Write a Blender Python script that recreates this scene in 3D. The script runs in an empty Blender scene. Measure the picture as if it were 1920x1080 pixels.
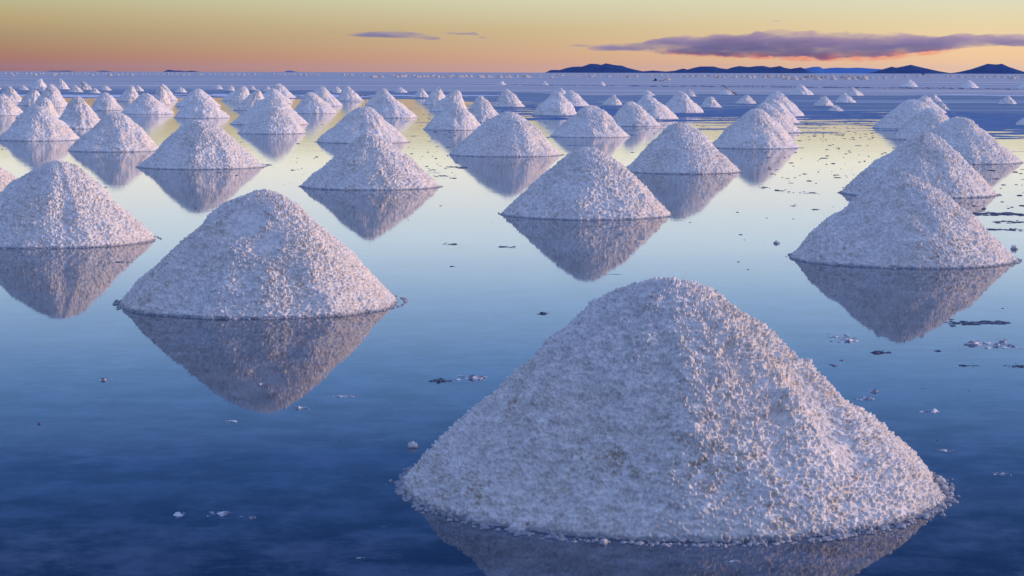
import bpy, math, random
import numpy as np
from mathutils import Matrix, Vector

sc = bpy.context.scene
C = sc.collection

# ------------------------------------------------------------------ camera
F = 3800.0                      # focal length in pixels of the 1920 wide photograph
CAM_H = 2.04
HL0, HLS = 133.5, 0.0024        # straight horizon: y = HL0 + HLS*x
PITCH = math.atan((540 - (HL0 + HLS * 960)) / F)
ROLL = math.atan(HLS)
cam_d = bpy.data.cameras.new('camera')
cam = bpy.data.objects.new('camera', cam_d)
C.objects.link(cam)
cam_d.sensor_width = 36.0
cam_d.lens = F / 1920 * 36
cam_d.clip_start = 0.1
cam_d.clip_end = 200000
CM = Matrix.Translation((0, 0, CAM_H)) @ Matrix.Rotation(math.pi / 2 - PITCH, 4, 'X') @ Matrix.Rotation(ROLL, 4, 'Z')
cam.matrix_world = CM
sc.camera = cam

# ------------------------------------------------------------------ exposure
sc.view_settings.view_transform = 'Standard'
sc.view_settings.look = 'None'
sc.view_settings.exposure = 0
sc.view_settings.gamma = 1

# ------------------------------------------------------------------ sun: a broad low glow from the right
SUN_EL, SUN_AZ = math.radians(9), math.radians(86)   # azimuth from +Y towards +X
sd = bpy.data.lights.new('sun', 'SUN')
sd.energy = 3.6
sd.angle = math.radians(9)
sd.color = (1.0, 0.66, 0.48)
sun = bpy.data.objects.new('sun', sd)
C.objects.link(sun)
sv = Vector((math.sin(SUN_AZ) * math.cos(SUN_EL), math.cos(SUN_AZ) * math.cos(SUN_EL), math.sin(SUN_EL)))
sun.rotation_euler = sv.to_track_quat('Z', 'Y').to_euler()

# ------------------------------------------------------------------ world: dusk sky
w = bpy.data.worlds.new('World')
sc.world = w
w.use_nodes = True
nt = w.node_tree
nt.nodes.clear()


def N(tree, typ, **kw):
    n = tree.nodes.new(typ)
    for k, v in kw.items():
        if k == 'inp':
            for kk, vv in v.items():
                if isinstance(vv, bpy.types.NodeSocket):
                    tree.links.new(vv, n.inputs[kk])
                else:
                    n.inputs[kk].default_value = vv
        else:
            setattr(n, k, v)
    return n


def math_n(tree, op, a, b=None, c=None):
    inp = {0: a}
    if b is not None: inp[1] = b
    if c is not None: inp[2] = c
    return N(tree, 'ShaderNodeMath', operation=op, inp=inp).outputs[0]


def mapr(tree, v, a, b, c=0.0, d=1.0, smooth=True):
    return N(tree, 'ShaderNodeMapRange', interpolation_type='SMOOTHSTEP' if smooth else 'LINEAR',
             inp={'Value': v, 'From Min': a, 'From Max': b, 'To Min': c, 'To Max': d}).outputs['Result']


def mixc(tree, f, a, b, mode='MIX'):
    n = tree.nodes.new('ShaderNodeMix')
    n.data_type = 'RGBA'
    n.blend_type = mode
    for s, v in ((n.inputs[0], f), (n.inputs[6], a), (n.inputs[7], b)):
        if isinstance(v, bpy.types.NodeSocket):
            tree.links.new(v, s)
        elif isinstance(v, (tuple, list)):
            s.default_value = tuple(v) + ((1,) if len(v) == 3 else ())
        else:
            s.default_value = v
    return n.outputs[2]


def ramp(tree, f, stops):
    n = tree.nodes.new('ShaderNodeValToRGB')
    tree.links.new(f, n.inputs[0])
    e = n.color_ramp.elements
    while len(e) > 1:
        e.remove(e[0])
    e[0].position = stops[0][0]
    e[0].color = tuple(stops[0][1]) + (1,)
    for p, c in stops[1:]:
        k = e.new(p)
        k.color = tuple(c) + (1,)
    return n.outputs[0]


def lin(r, g, b, k=1.0):
    f = lambda v: ((v / 255 + .055) / 1.055) ** 2.4 if v > 10 else v / 255 / 12.92
    return (f(r) * k, f(g) * k, f(b) * k)


def el(deg):
    return math.sqrt(math.sin(math.radians(deg)))


tc = N(nt, 'ShaderNodeTexCoord')
sx = N(nt, 'ShaderNodeSeparateXYZ', inp={0: tc.outputs['Generated']})
X, Y, Z = sx.outputs
zp = math_n(nt, 'MAXIMUM', Z, 0.0)
pos = math_n(nt, 'SQRT', zp)
high = [(el(2.15), (1.12, 1.06, .82)), (el(3.2), (1.02, 1.03, .98)), (el(4.8), (.82, 1.0, 1.14)), (el(6.3), (.49, .74, 1.08)), (el(8.5), (.20, .43, .87)),
        (el(10.8), (.06, .175, .50)), (el(13.8), (.015, .065, .24)), (el(20), (.03, .09, .36)), (el(45), (.08, .16, .45)), (1.0, (.28, .38, .68))]
r_right = ramp(nt, pos, [(0, lin(246, 200, 158)), (el(.3), lin(246, 202, 150)), (el(.6), lin(246, 205, 152)), (el(1.4), lin(232, 213, 168)), (el(2.05), lin(221, 219, 188))] + high)
r_mid = ramp(nt, pos, [(0, lin(216, 160, 122)), (el(.25), lin(214, 163, 120)), (el(.5), lin(212, 168, 126)), (el(1.2), lin(205, 183, 138)), (el(2.05), lin(212, 209, 174))] + high)
r_left = ramp(nt, pos, [(0, lin(158, 98, 66)), (el(.4), lin(170, 116, 82)), (el(1.0), lin(172, 145, 105)), (el(1.5), lin(184, 164, 118)), (el(2.05), lin(188, 183, 140))] + high)
f1 = mapr(nt, X, -.25, .0, smooth=False)
f2 = mapr(nt, X, .0, .22, smooth=False)
front = mixc(nt, f2, mixc(nt, f1, r_left, r_mid), r_right)
back = ramp(nt, pos, [(0, (.20, .21, .32)), (.35, (.24, .30, .54)), (.6, (.38, .53, 1.0)), (.8, (.42, .58, 1.08)), (1, (.24, .35, .72))])
fb = mapr(nt, Y, .90, .15)
col = mixc(nt, fb, front, back)
dot = N(nt, 'ShaderNodeVectorMath', operation='DOT_PRODUCT', inp={0: tc.outputs['Generated'], 1: tuple(sv)}).outputs['Value']
lobe = math_n(nt, 'POWER', math_n(nt, 'MAXIMUM', dot, 0.0), 4.0)
glow = mixc(nt, 1.0, N(nt, 'ShaderNodeCombineXYZ', inp={0: lobe, 1: lobe, 2: lobe}).outputs[0], (.30, .17, .13), 'MULTIPLY')
glow = mixc(nt, mapr(nt, Y, .93, .70), (0, 0, 0), glow)
col = mixc(nt, 1.0, col, glow, 'ADD')
bg1 = N(nt, 'ShaderNodeBackground', inp={'Color': col, 'Strength': 1.0})
sky = N(nt, 'ShaderNodeTexSky', sky_type='NISHITA', sun_disc=False, sun_elevation=math.radians(9), sun_rotation=SUN_AZ)
bg2 = N(nt, 'ShaderNodeBackground', inp={'Color': sky.outputs[0], 'Strength': 0.004})
add = N(nt, 'ShaderNodeAddShader', inp={0: bg1.outputs[0], 1: bg2.outputs[0]})
out = N(nt, 'ShaderNodeOutputWorld', inp={'Surface': add.outputs[0]})

# ------------------------------------------------------------------ photo geometry
HX = [-200, 0, 300, 700, 1000, 1300, 1500, 1700, 1920, 2100]
HY = [136.5, 136.0, 134.8, 133.2, 134.0, 135.5, 136.9, 138.8, 140.3, 141.6]


def hor(x): return float(np.interp(x, HX, HY))
def hline(x): return HL0 + HLS * x


def fixy(x, y):                     # lens curvature of the photograph taken out near the horizon
    wgt = max(0.0, min(1.0, 1 - (y - 150) / 350))
    return y + (hline(x) - hor(x)) * wgt


R3 = CM.to_3x3()


def ray(x, y):
    return R3 @ Vector(((x - 960) / F, -(y - 540) / F, -1.0))


def ground(x, y, z=0.0):
    d = ray(x, fixy(x, y))
    t = (z - CAM_H) / d.z
    return Vector((d.x * t, d.y * t, z))


# ------------------------------------------------------------------ noise in numpy
def _h(ix, iy, iz, s):
    n = (ix.astype(np.int64) * 73856093) ^ (iy.astype(np.int64) * 19349663) ^ (iz.astype(np.int64) * 83492791) ^ (s * 2654435761)
    n &= 0xffffffff
    n = ((n ^ (n >> 16)) * 0x45d9f3b) & 0xffffffff
    n = ((n ^ (n >> 16)) * 0x45d9f3b) & 0xffffffff
    return ((n ^ (n >> 16)) & 0xffffff) / float(0xffffff)


def vnoise(p, s=0):
    i = np.floor(p).astype(np.int64)
    f = p - i
    f = f * f * (3 - 2 * f)
    r = 0
    for dx in (0, 1):
        wx = f[:, 0] if dx else 1 - f[:, 0]
        for dy in (0, 1):
            wy = f[:, 1] if dy else 1 - f[:, 1]
            for dz in (0, 1):
                wz = f[:, 2] if dz else 1 - f[:, 2]
                r = r + wx * wy * wz * _h(i[:, 0] + dx, i[:, 1] + dy, i[:, 2] + dz, s)
    return r * 2 - 1


def clumps(p, s=0, rmin=.45, rmax=.8):
    i = np.floor(p).astype(np.int64)
    best = np.zeros(len(p))
    for dx in (-1, 0, 1):
        for dy in (-1, 0, 1):
            for dz in (-1, 0, 1):
                a, b, c = i[:, 0] + dx, i[:, 1] + dy, i[:, 2] + dz
                q = np.stack([a + _h(a, b, c, s + 1), b + _h(a, b, c, s + 2), c + _h(a, b, c, s + 3)], 1)
                rr = rmin + (rmax - rmin) * _h(a, b, c, s + 4) ** 2
                d2 = ((p - q) ** 2).sum(1)
                best = np.maximum(best, np.sqrt(np.maximum(rr * rr - d2, 0)))
    return best


def mesh_np(name, verts, faces, mat, smooth=True):
    me = bpy.data.meshes.new(name)
    faces = np.asarray(faces, dtype=np.int32)
    k = faces.shape[1]
    me.vertices.add(len(verts))
    me.vertices.foreach_set('co', np.asarray(verts, dtype=np.float32).ravel())
    me.loops.add(faces.size)
    me.loops.foreach_set('vertex_index', faces.ravel())
    me.polygons.add(len(faces))
    me.polygons.foreach_set('loop_start', np.arange(0, faces.size, k, dtype=np.int32))
    me.polygons.foreach_set('loop_total', np.full(len(faces), k, dtype=np.int32))
    me.polygons.foreach_set('use_smooth', np.full(len(faces), smooth))
    me.update(calc_edges=True)
    me.validate()
    me.materials.append(mat)
    return me


def obj(name, me, loc=(0, 0, 0), parent=None):
    o = bpy.data.objects.new(name, me)
    o.location = loc
    C.objects.link(o)
    if parent: o.parent = parent
    return o


def tag(o, label=None, cat=None, group=None, kind=None):
    if label: o['label'] = label
    if cat: o['category'] = cat
    if group: o['group'] = group
    if kind: o['kind'] = kind
    return o


# ------------------------------------------------------------------ materials
def new_mat(name):
    m = bpy.data.materials.new(name)
    m.use_nodes = True
    t = m.node_tree
    b = t.nodes['Principled BSDF']
    return m, t, b


def noise(t, vec, scale, detail=4, rough=.55):
    return N(t, 'ShaderNodeTexNoise', inp={'Vector': vec, 'Scale': scale, 'Detail': detail, 'Roughness': rough}).outputs['Fac']


def scaled(t, vec, s):
    return N(t, 'ShaderNodeMapping', inp={'Vector': vec, 'Scale': s}).outputs[0]


def salt_material(name, base, dirt, dirt_amt, bump=.85):
    m, t, b = new_mat(name)
    g = N(t, 'ShaderNodeNewGeometry').outputs['Position']
    big = noise(t, g, 2.3, 3)
    mid = noise(t, g, 14, 4)
    fine = noise(t, g, 45, 3)
    spots = math_n(t, 'MULTIPLY', mapr(t, big, .42, .6), mapr(t, mid, .46, .62))
    spots = math_n(t, 'MULTIPLY', spots, mapr(t, fine, .42, .62))
    specks = mapr(t, noise(t, g, 55, 2), .64, .72)
    specks = math_n(t, 'MULTIPLY', specks, mapr(t, mid, .45, .6))
    d = math_n(t, 'MULTIPLY', math_n(t, 'MAXIMUM', spots, specks), dirt_amt)
    warm0 = mixc(t, mapr(t, noise(t, g, 1.1, 3), .35, .7), base, (base[0] * .95, base[1] * .90, base[2] * .84))
    gr = mapr(t, noise(t, g, 16, 8, .85), .36, .62)
    gray = mixc(t, gr, (base[0] * .43, base[1] * .43, base[2] * .44), (base[0] * 1.11, base[1] * 1.11, base[2] * 1.11))
    warm = mixc(t, .45, gray, warm0)
    c = mixc(t, d, warm, dirt)
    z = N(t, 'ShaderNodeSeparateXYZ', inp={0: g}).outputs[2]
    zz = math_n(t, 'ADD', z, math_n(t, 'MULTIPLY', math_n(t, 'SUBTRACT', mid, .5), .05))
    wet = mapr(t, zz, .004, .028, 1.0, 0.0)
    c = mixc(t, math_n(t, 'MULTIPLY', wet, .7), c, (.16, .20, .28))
    t.links.new(c, b.inputs['Base Color'])
    b.inputs['Roughness'].default_value = .8
    b.inputs['Specular IOR Level'].default_value = .35
    bn = N(t, 'ShaderNodeBump', inp={'Strength': bump, 'Distance': .013, 'Height': noise(t, g, 90, 5, .7)})
    t.links.new(bn.outputs[0], b.inputs['Normal'])
    return m


M_SALT = salt_material('piled_salt', (.84, .84, .835), (.36, .26, .15), .75)
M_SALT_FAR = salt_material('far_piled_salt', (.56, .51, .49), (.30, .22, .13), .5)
M_SALT_BROWN = salt_material('muddy_salt', (.42, .36, .31), (.2, .15, .1), .8)
M_SALT_GREY = salt_material('rough_grey_salt', (.62, .64, .66), (.2, .18, .16), .9)

# crust floating on the brine
m, t, b = new_mat('salt_crust'); M_CRUST = m
g = N(t, 'ShaderNodeNewGeometry').outputs['Position']
c = mixc(t, mapr(t, noise(t, g, 22, 4), .42, .6), (.14, .17, .23), (.62, .65, .70))
t.links.new(c, b.inputs['Base Color'])
b.inputs['Roughness'].default_value = .6
m, t, b = new_mat('dark_wet_crust'); M_DCRUST = m
g = N(t, 'ShaderNodeNewGeometry').outputs['Position']
c = mixc(t, mapr(t, noise(t, g, 18, 4), .45, .65), (.035, .05, .09), (.13, .17, .26))
t.links.new(c, b.inputs['Base Color'])
b.inputs['Roughness'].default_value = .55

# dry salt flat
m, t, b = new_mat('salt_flat'); M_FLAT = m
g = N(t, 'ShaderNodeNewGeometry').outputs['Position']
n1 = noise(t, scaled(t, g, (.0035, .012, 1)), 1, 5, .6)
n2 = noise(t, scaled(t, g, (.03, .03, 1)), 1, 5, .6)
n3 = noise(t, scaled(t, g, (.0011, .020, 1)), 1, 3, .5)
c = mixc(t, mapr(t, n1, .38, .62), (.27, .36, .47), (.44, .47, .51))
c = mixc(t, math_n(t, 'MULTIPLY', mapr(t, n2, .4, .65), .35), c, (.25, .33, .44))
c = mixc(t, mapr(t, n3, .56, .62), c, (.60, .57, .58))
c = mixc(t, math_n(t, 'MULTIPLY', mapr(t, n3, .36, .30), .7), c, (.13, .21, .37))
t.links.new(c, b.inputs['Base Color'])
b.inputs['Roughness'].default_value = .85
b.inputs['Specular IOR Level'].default_value = .12


def water_material(name):
    m, t, b = new_mat(name)
    g = N(t, 'ShaderNodeNewGeometry').outputs['Position']
    s = N(t, 'ShaderNodeSeparateXYZ', inp={0: g})
    x, y = s.outputs[0], s.outputs[1]
    # brine over a blue-grey salt bed: soft cloudy mottling
    a1 = noise(t, g, 2.3, 9, .75)
    a2 = noise(t, scaled(t, g, (.35, 1.0, 1)), .6, 3)
    bed = mixc(t, mapr(t, a1, .38, .64), (.008, .022, .056), (.052, .088, .158))
    bed = mixc(t, math_n(t, 'MULTIPLY', mapr(t, a2, .5, .75), .5), bed, (.065, .100, .165))
    grit = mapr(t, noise(t, g, 30, 2), .70, .76)
    bed = mixc(t, math_n(t, 'MULTIPLY', grit, .25), bed, (.10, .13, .18))
    t.links.new(bed, b.inputs['Base Color'])
    b.inputs['IOR'].default_value = 1.30
    vor = N(t, 'ShaderNodeTexVoronoi', feature='DISTANCE_TO_EDGE', inp={'Vector': N(t, 'ShaderNodeVectorMath', operation='MULTIPLY_ADD', inp={0: N(t, 'ShaderNodeTexNoise', inp={'Vector': g, 'Scale': 1.6, 'Detail': 4.0}).outputs['Color'], 1: (.8, .8, 0), 2: g}).outputs[0], 'Scale': .75}).outputs['Distance']
    bed = mixc(t, math_n(t, 'MULTIPLY', mapr(t, vor, .0, .05, .30, 0.0), mapr(t, a1, .4, .6)), bed, (.10, .14, .20))
    # emergent wet crust breaks up the water towards the far shore and the open right side
    far = mapr(t, y, 40, 118)
    azr = math_n(t, 'DIVIDE', x, y)
    far = math_n(t, 'MULTIPLY', far, mapr(t, azr, -.06, .04, .25, 1.0))
    right = math_n(t, 'MULTIPLY', mapr(t, azr, .188, .235), mapr(t, y, 52, 80))
    cover = math_n(t, 'MAXIMUM', far, right)
    pn = noise(t, scaled(t, g, (.22, .38, 1)), 1, 6, .65)
    thr = mapr(t, cover, 0, 1, .70, .36, smooth=False)
    mask = mapr(t, math_n(t, 'SUBTRACT', pn, thr), -.012, .012)
    t.links.new(mixc(t, mask, bed, mixc(t, mapr(t, noise(t, g, .8, 4), .35, .65), (.045, .12, .30), (.10, .19, .38))), b.inputs['Base Color'])
    basr = mapr(t, y, 15, 70, .028, .05)
    rgh = math_n(t, 'ADD', basr, math_n(t, 'MULTIPLY', mask, .42))
    t.links.new(rgh, b.inputs['Roughness'])
    t.links.new(math_n(t, 'MULTIPLY_ADD', mask, -.3, .5), b.inputs['Specular IOR Level'])
    rip = noise(t, scaled(t, g, (1.0, 2.2, 1)), 3.2, 2, .5)
    swell = noise(t, scaled(t, g, (.35, .9, 1)), .8, 2, .5)
    dist = mapr(t, y, 18, 75, .0005, .0034)
    hgt = math_n(t, 'ADD', math_n(t, 'MULTIPLY', rip, .35), swell)
    bn = N(t, 'ShaderNodeBump', inp={'Strength': 1.0, 'Distance': dist, 'Height': hgt})
    t.links.new(bn.outputs[0], b.inputs['Normal'])
    return m


M_WATER = water_material('calm_brine')
m, t, b = new_mat('wet_salt'); M_WET = m
g = N(t, 'ShaderNodeNewGeometry').outputs['Position']
n1 = noise(t, scaled(t, g, (.03, .14, 1)), 1, 5, .6)
n2 = noise(t, scaled(t, g, (.02, .30, 1)), 1, 4, .6)
c = mixc(t, mapr(t, n1, .38, .62), (.058, .125, .26), (.11, .185, .33))
t.links.new(mixc(t, mapr(t, n2, .54, .62), c, (.42, .48, .60)), b.inputs['Base Color'])
t.links.new(mapr(t, n1, .3, .7, .35, .5), b.inputs['Roughness'])
b.inputs['Specular IOR Level'].default_value = .25


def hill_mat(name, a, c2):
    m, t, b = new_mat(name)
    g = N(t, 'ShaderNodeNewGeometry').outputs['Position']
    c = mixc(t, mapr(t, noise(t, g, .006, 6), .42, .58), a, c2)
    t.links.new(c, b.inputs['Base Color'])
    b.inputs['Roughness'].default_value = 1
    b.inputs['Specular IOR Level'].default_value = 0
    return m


M_HILL = hill_mat('dark_hill_painted_haze', (.003, .026, .115), (.010, .042, .165))  # blue of the distant air is painted into the hill colour
M_HILL2 = hill_mat('far_hill_painted_haze', (.025, .13, .40), (.035, .15, .44))  # more air haze painted in, so the farther hills are paler blue

# ------------------------------------------------------------------ ground, wet band and water
def grid_sheet(name, mat, ys, xs_of, z, wob=None):
    V, Fc = [], []
    nx = None
    for y in ys:
        xs = xs_of(y)
        nx = len(xs)
        for x in xs: V.append((x, y, z))
    for j in range(len(ys) - 1):
        for i in range(nx - 1):
            a = j * nx + i
            Fc.append((a, a + 1, a + 1 + nx, a + nx))
    return obj(name, mesh_np(name, V, Fc, mat, False))


ys = [-45000, -20000, -5000, -1000, -200, -30, 0, 4, 8, 12, 20, 40, 80, 150, 300, 600, 1200, 2500, 5000, 10000, 20000, 45000]
xx = [-45000, -20000, -6000, -2000, -600, -200, -70, -25, -8, 0, 8, 25, 70, 200, 600, 2000, 6000, 20000, 45000]
tag(grid_sheet('salt_flat', M_FLAT, ys, lambda y: xx, -.012), kind='structure')


def edge_sheet(name, mat, pts, z, wob, seed, ynear):
    """water or wet sheet whose far shore follows points measured on the photo and breaks up into small bays"""
    px = np.linspace(-900, 2900, 900)
    P = []
    for i, x in enumerate(px):
        yy = np.interp(x, [p[0] for p in pts], [p[1] for p in pts])
        g = ground(x, yy)
        g.y *= 1 + wob * float(vnoise(np.array([[g.x * .15, seed, 0.]]))[0] + .6 * vnoise(np.array([[g.x * .6, seed + 9, 0.]]))[0])
        P.append(g)
    V, Fc = [], []
    rows = 24
    for j in range(rows):
        f = j / (rows - 1)
        for g in P:
            k = f ** 2
            yv = ynear + (g.y - ynear) * k
            xv = g.x * (max(yv, 0) / g.y * .98 + .02) if ynear > 0 else g.x * (.25 + .75 * k)
            V.append((xv, yv, z))
    n = len(P)
    for j in range(rows - 1):
        for i in range(n - 1):
            a = j * n + i
            Fc.append((a, a + 1, a + 1 + n, a + n))
    return obj(name, mesh_np(name, V, Fc, mat, False))


tag(edge_sheet('wet_salt', M_WET, [(-900, 168.5), (0, 168.5), (330, 167.5), (700, 168.5), (950, 170.5), (1100, 176.5), (1300, 176), (1450, 177), (1700, 179.5), (1920, 182), (2900, 188)], -.006, .02, 3, 30), kind='structure')
tag(edge_sheet('water', M_WATER, [(-900, 186), (0, 184), (200, 185.5), (400, 182.5), (620, 186), (800, 186), (950, 191), (1080, 195), (1300, 206), (1400, 205), (1550, 206), (1640, 210), (1750, 208), (1850, 214), (1920, 214), (2900, 222)], 0, .03, 7, -60), kind='structure')


def pale_strip(x0, x1, y0, y1, seed):
    a = []
    n = 80
    for i in range(n + 1):
        x = x0 + (x1 - x0) * i / n
        e = math.sin(math.pi * i / n) ** .4
        ym = (y0 + y1) / 2
        j = float(vnoise(np.array([[i * .35, seed, 0.]]))[0])
        a.append((x, ym + (y0 - ym) * e * (1 + .4 * j), ym + (y1 - ym) * e * (1 - .4 * j)))
    V = [tuple(ground(x, p, -.002)) for x, p, q in a] + [tuple(ground(x, q, -.002)) for x, p, q in a]
    Fc = [(i, i + 1, i + 2 + n, i + 1 + n) for i in range(n)]
    return V, Fc


# salt shore strips lying between the wet flat and the water
V, Fc = [], []
for args in ((-60, 420, 178.5, 183, 1), (300, 560, 176.5, 181.5, 2), (560, 700, 176, 181, 3), (650, 960, 176, 178.5, 4), (930, 1000, 188.5, 189.3, 5),
             (1755, 1850, 178.2, 180, 6), (1840, 2000, 180.4, 182, 7), (1120, 1180, 188, 189, 8)):
    v, f = pale_strip(*args)
    k = len(V)
    V += v
    Fc += [tuple(i + k for i in q) for q in f]
m, t, b = new_mat('pale_shore_salt')
b.inputs['Base Color'].default_value = (.52, .60, .78, 1); b.inputs['Roughness'].default_value = .8
b.inputs['Specular IOR Level'].default_value = .2
tag(obj('salt_shore', mesh_np('salt_shore', V, Fc, m, False)), kind='structure')

# ------------------------------------------------------------------ salt piles
def pile_mesh(name, R, H, nr, nth, seed, rnd=.28, ax=0.0, grain=.026, mat=None, lumps=1.0, cuts=()):
    rng = np.random.RandomState(seed)
    u = np.linspace(0, 1.03, nr + 1)[1:]
    th = np.linspace(0, 2 * math.pi, nth, endpoint=False)
    U, T = np.meshgrid(u, th, indexing='ij')
    U, T = U.ravel(), T.ravel()
    a = rnd
    def prof(q): return (math.sqrt(1 + a * a) - np.sqrt(q * q + a * a)) / (math.sqrt(1 + a * a) - a)
    ct, st = np.cos(T), np.sin(T)
    rim = 1 + .035 * vnoise(np.stack([ct * 1.3, st * 1.3, np.full_like(ct, seed * 1.7)], 1), 5) + .02 * vnoise(np.stack([ct * 5, st * 5, np.full_like(ct, seed * .7)], 1), 6)
    z = H * prof(U)
    x = U * R * rim * ct
    y = U * R * rim * st
    hz = np.clip(z / H, 0, 1)
    x = x + ax * R * hz ** 1.3
    P = np.stack([x, y, z], 1)
    # normals of the smooth cone
    sl = H * (U / np.sqrt(U * U + a * a)) / (math.sqrt(1 + a * a) - a) / R
    nn = np.stack([ct * sl, st * sl, np.ones_like(ct)], 1)
    nn /= np.linalg.norm(nn, axis=1)[:, None]
    off = np.array([seed * 3.17, seed * 1.31, seed * 2.23])
    sc_ = H
    d = .050 * sc_ * lumps * vnoise(P / sc_ * 2.4 + off, 1) + .026 * sc_ * lumps * vnoise(P / sc_ * 6 + off, 2)
    gul = (1.8 if grain < .03 else 1.2) * vnoise(np.stack([ct * 5.1 + U * .9 + off[0] + .37, st * 5.1 - U * .7 + .61, U * 1.3 + off[1]], 1), 3)
    d += .020 * sc_ * gul * np.clip(U * 1.6, 0, 1) * lumps
    fade = np.clip((1.04 - U) / .15, 0.25, 1)
    d *= fade
    P = P + nn * d[:, None]
    calm = np.ones(len(P))
    for (cx, cy, cr, dep) in cuts:          # shovel bites and slumps, in pile radii
        dd = np.sqrt((P[:, 0] / R - cx) ** 2 + (P[:, 1] / R - cy) ** 2) / cr
        k = np.exp(-dd ** 6)
        if dep > 0 and cr > .05: calm = calm * (1 - .6 * k)
        P = P - nn * (k * dep * R)[:, None]
    if grain:
        # clumps of crystals, in real size
        Q = P + off
        g1 = clumps(Q / grain, 10, .34, .66) * grain
        g0 = clumps(Q / (grain * 2.4), 20, .12, .62) * grain * 2.4
        g3 = clumps(Q / (grain * .55), 50, .34, .62) * grain * .55
        g2 = vnoise(Q / (grain * .55), 30) * grain * .22
        sizev = .75 + .5 * (vnoise(Q / .35, 40) * .5 + .5)
        dg = (np.maximum(g1 * 2.0, g0 * .75 + g1 * 1.0) + g3 * .8 + g2) * sizev * calm - grain * 1.12
        P = P + nn * dg[:, None]
        P[:, 0] += vnoise(Q / (grain * .9), 31) * grain * .2
        P[:, 1] += vnoise(Q / (grain * .9), 32) * grain * .2
    P[:, 2] = np.where(P[:, 2] > 0, P[:, 2] * (H * 1.012 / P[:, 2].max()), P[:, 2])
    top = np.array([[P[:nth, 0].mean(), P[:nth, 1].mean(), P[:nth, 2].mean()]])
    # a skirt below the brine closes the foot
    sk = P[-nth:].copy()
    sk[:, 2] = -.05
    V = np.concatenate([P, top, sk])
    i0 = np.arange(nth)
    i1 = (i0 + 1) % nth
    fs = []
    for k in range(nr - 1):
        fs.append(np.stack([k * nth + i0, (k + 1) * nth + i0, (k + 1) * nth + i1, k * nth + i1], 1))
    ns = nr * nth + 1
    fs.append(np.stack([(nr - 1) * nth + i0, ns + i0, ns + i1, (nr - 1) * nth + i1], 1))
    # centre cap as quads (two fan steps per quad)
    e = np.arange(0, nth, 2)
    fs.append(np.stack([np.full_like(e, nr * nth), e, (e + 1) % nth, (e + 2) % nth], 1))
    return mesh_np(name, V, np.concatenate(fs), mat or M_SALT, True)


def solve(xl, xr, yf, xa, ya):
    xc = (xl + xr) / 2
    pf = ground(xc, yf)
    Df = math.hypot(pf.x, pf.y)
    R = (xr - xl) / 2 / F * Df
    for _ in range(12):
        D = Df + R * .97
        R = (xr - xl) / 2 / F * (D * math.cos(PITCH) + CAM_H * math.sin(PITCH)) * .985
    u = Vector((pf.x, pf.y)).normalized()
    c = u * (Df + R * .97)
    d = ray(xa, fixy(xa, ya))
    tt = c.length / math.hypot(d.x, d.y)
    H = CAM_H + d.z * tt
    side = (d.x * tt - c.x) / R
    return c, R, max(H, .15), max(-.45, min(.45, side))


GB = 'salt piles standing in the shallow water'
GF = 'salt piles on the wet flat behind the water'
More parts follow.
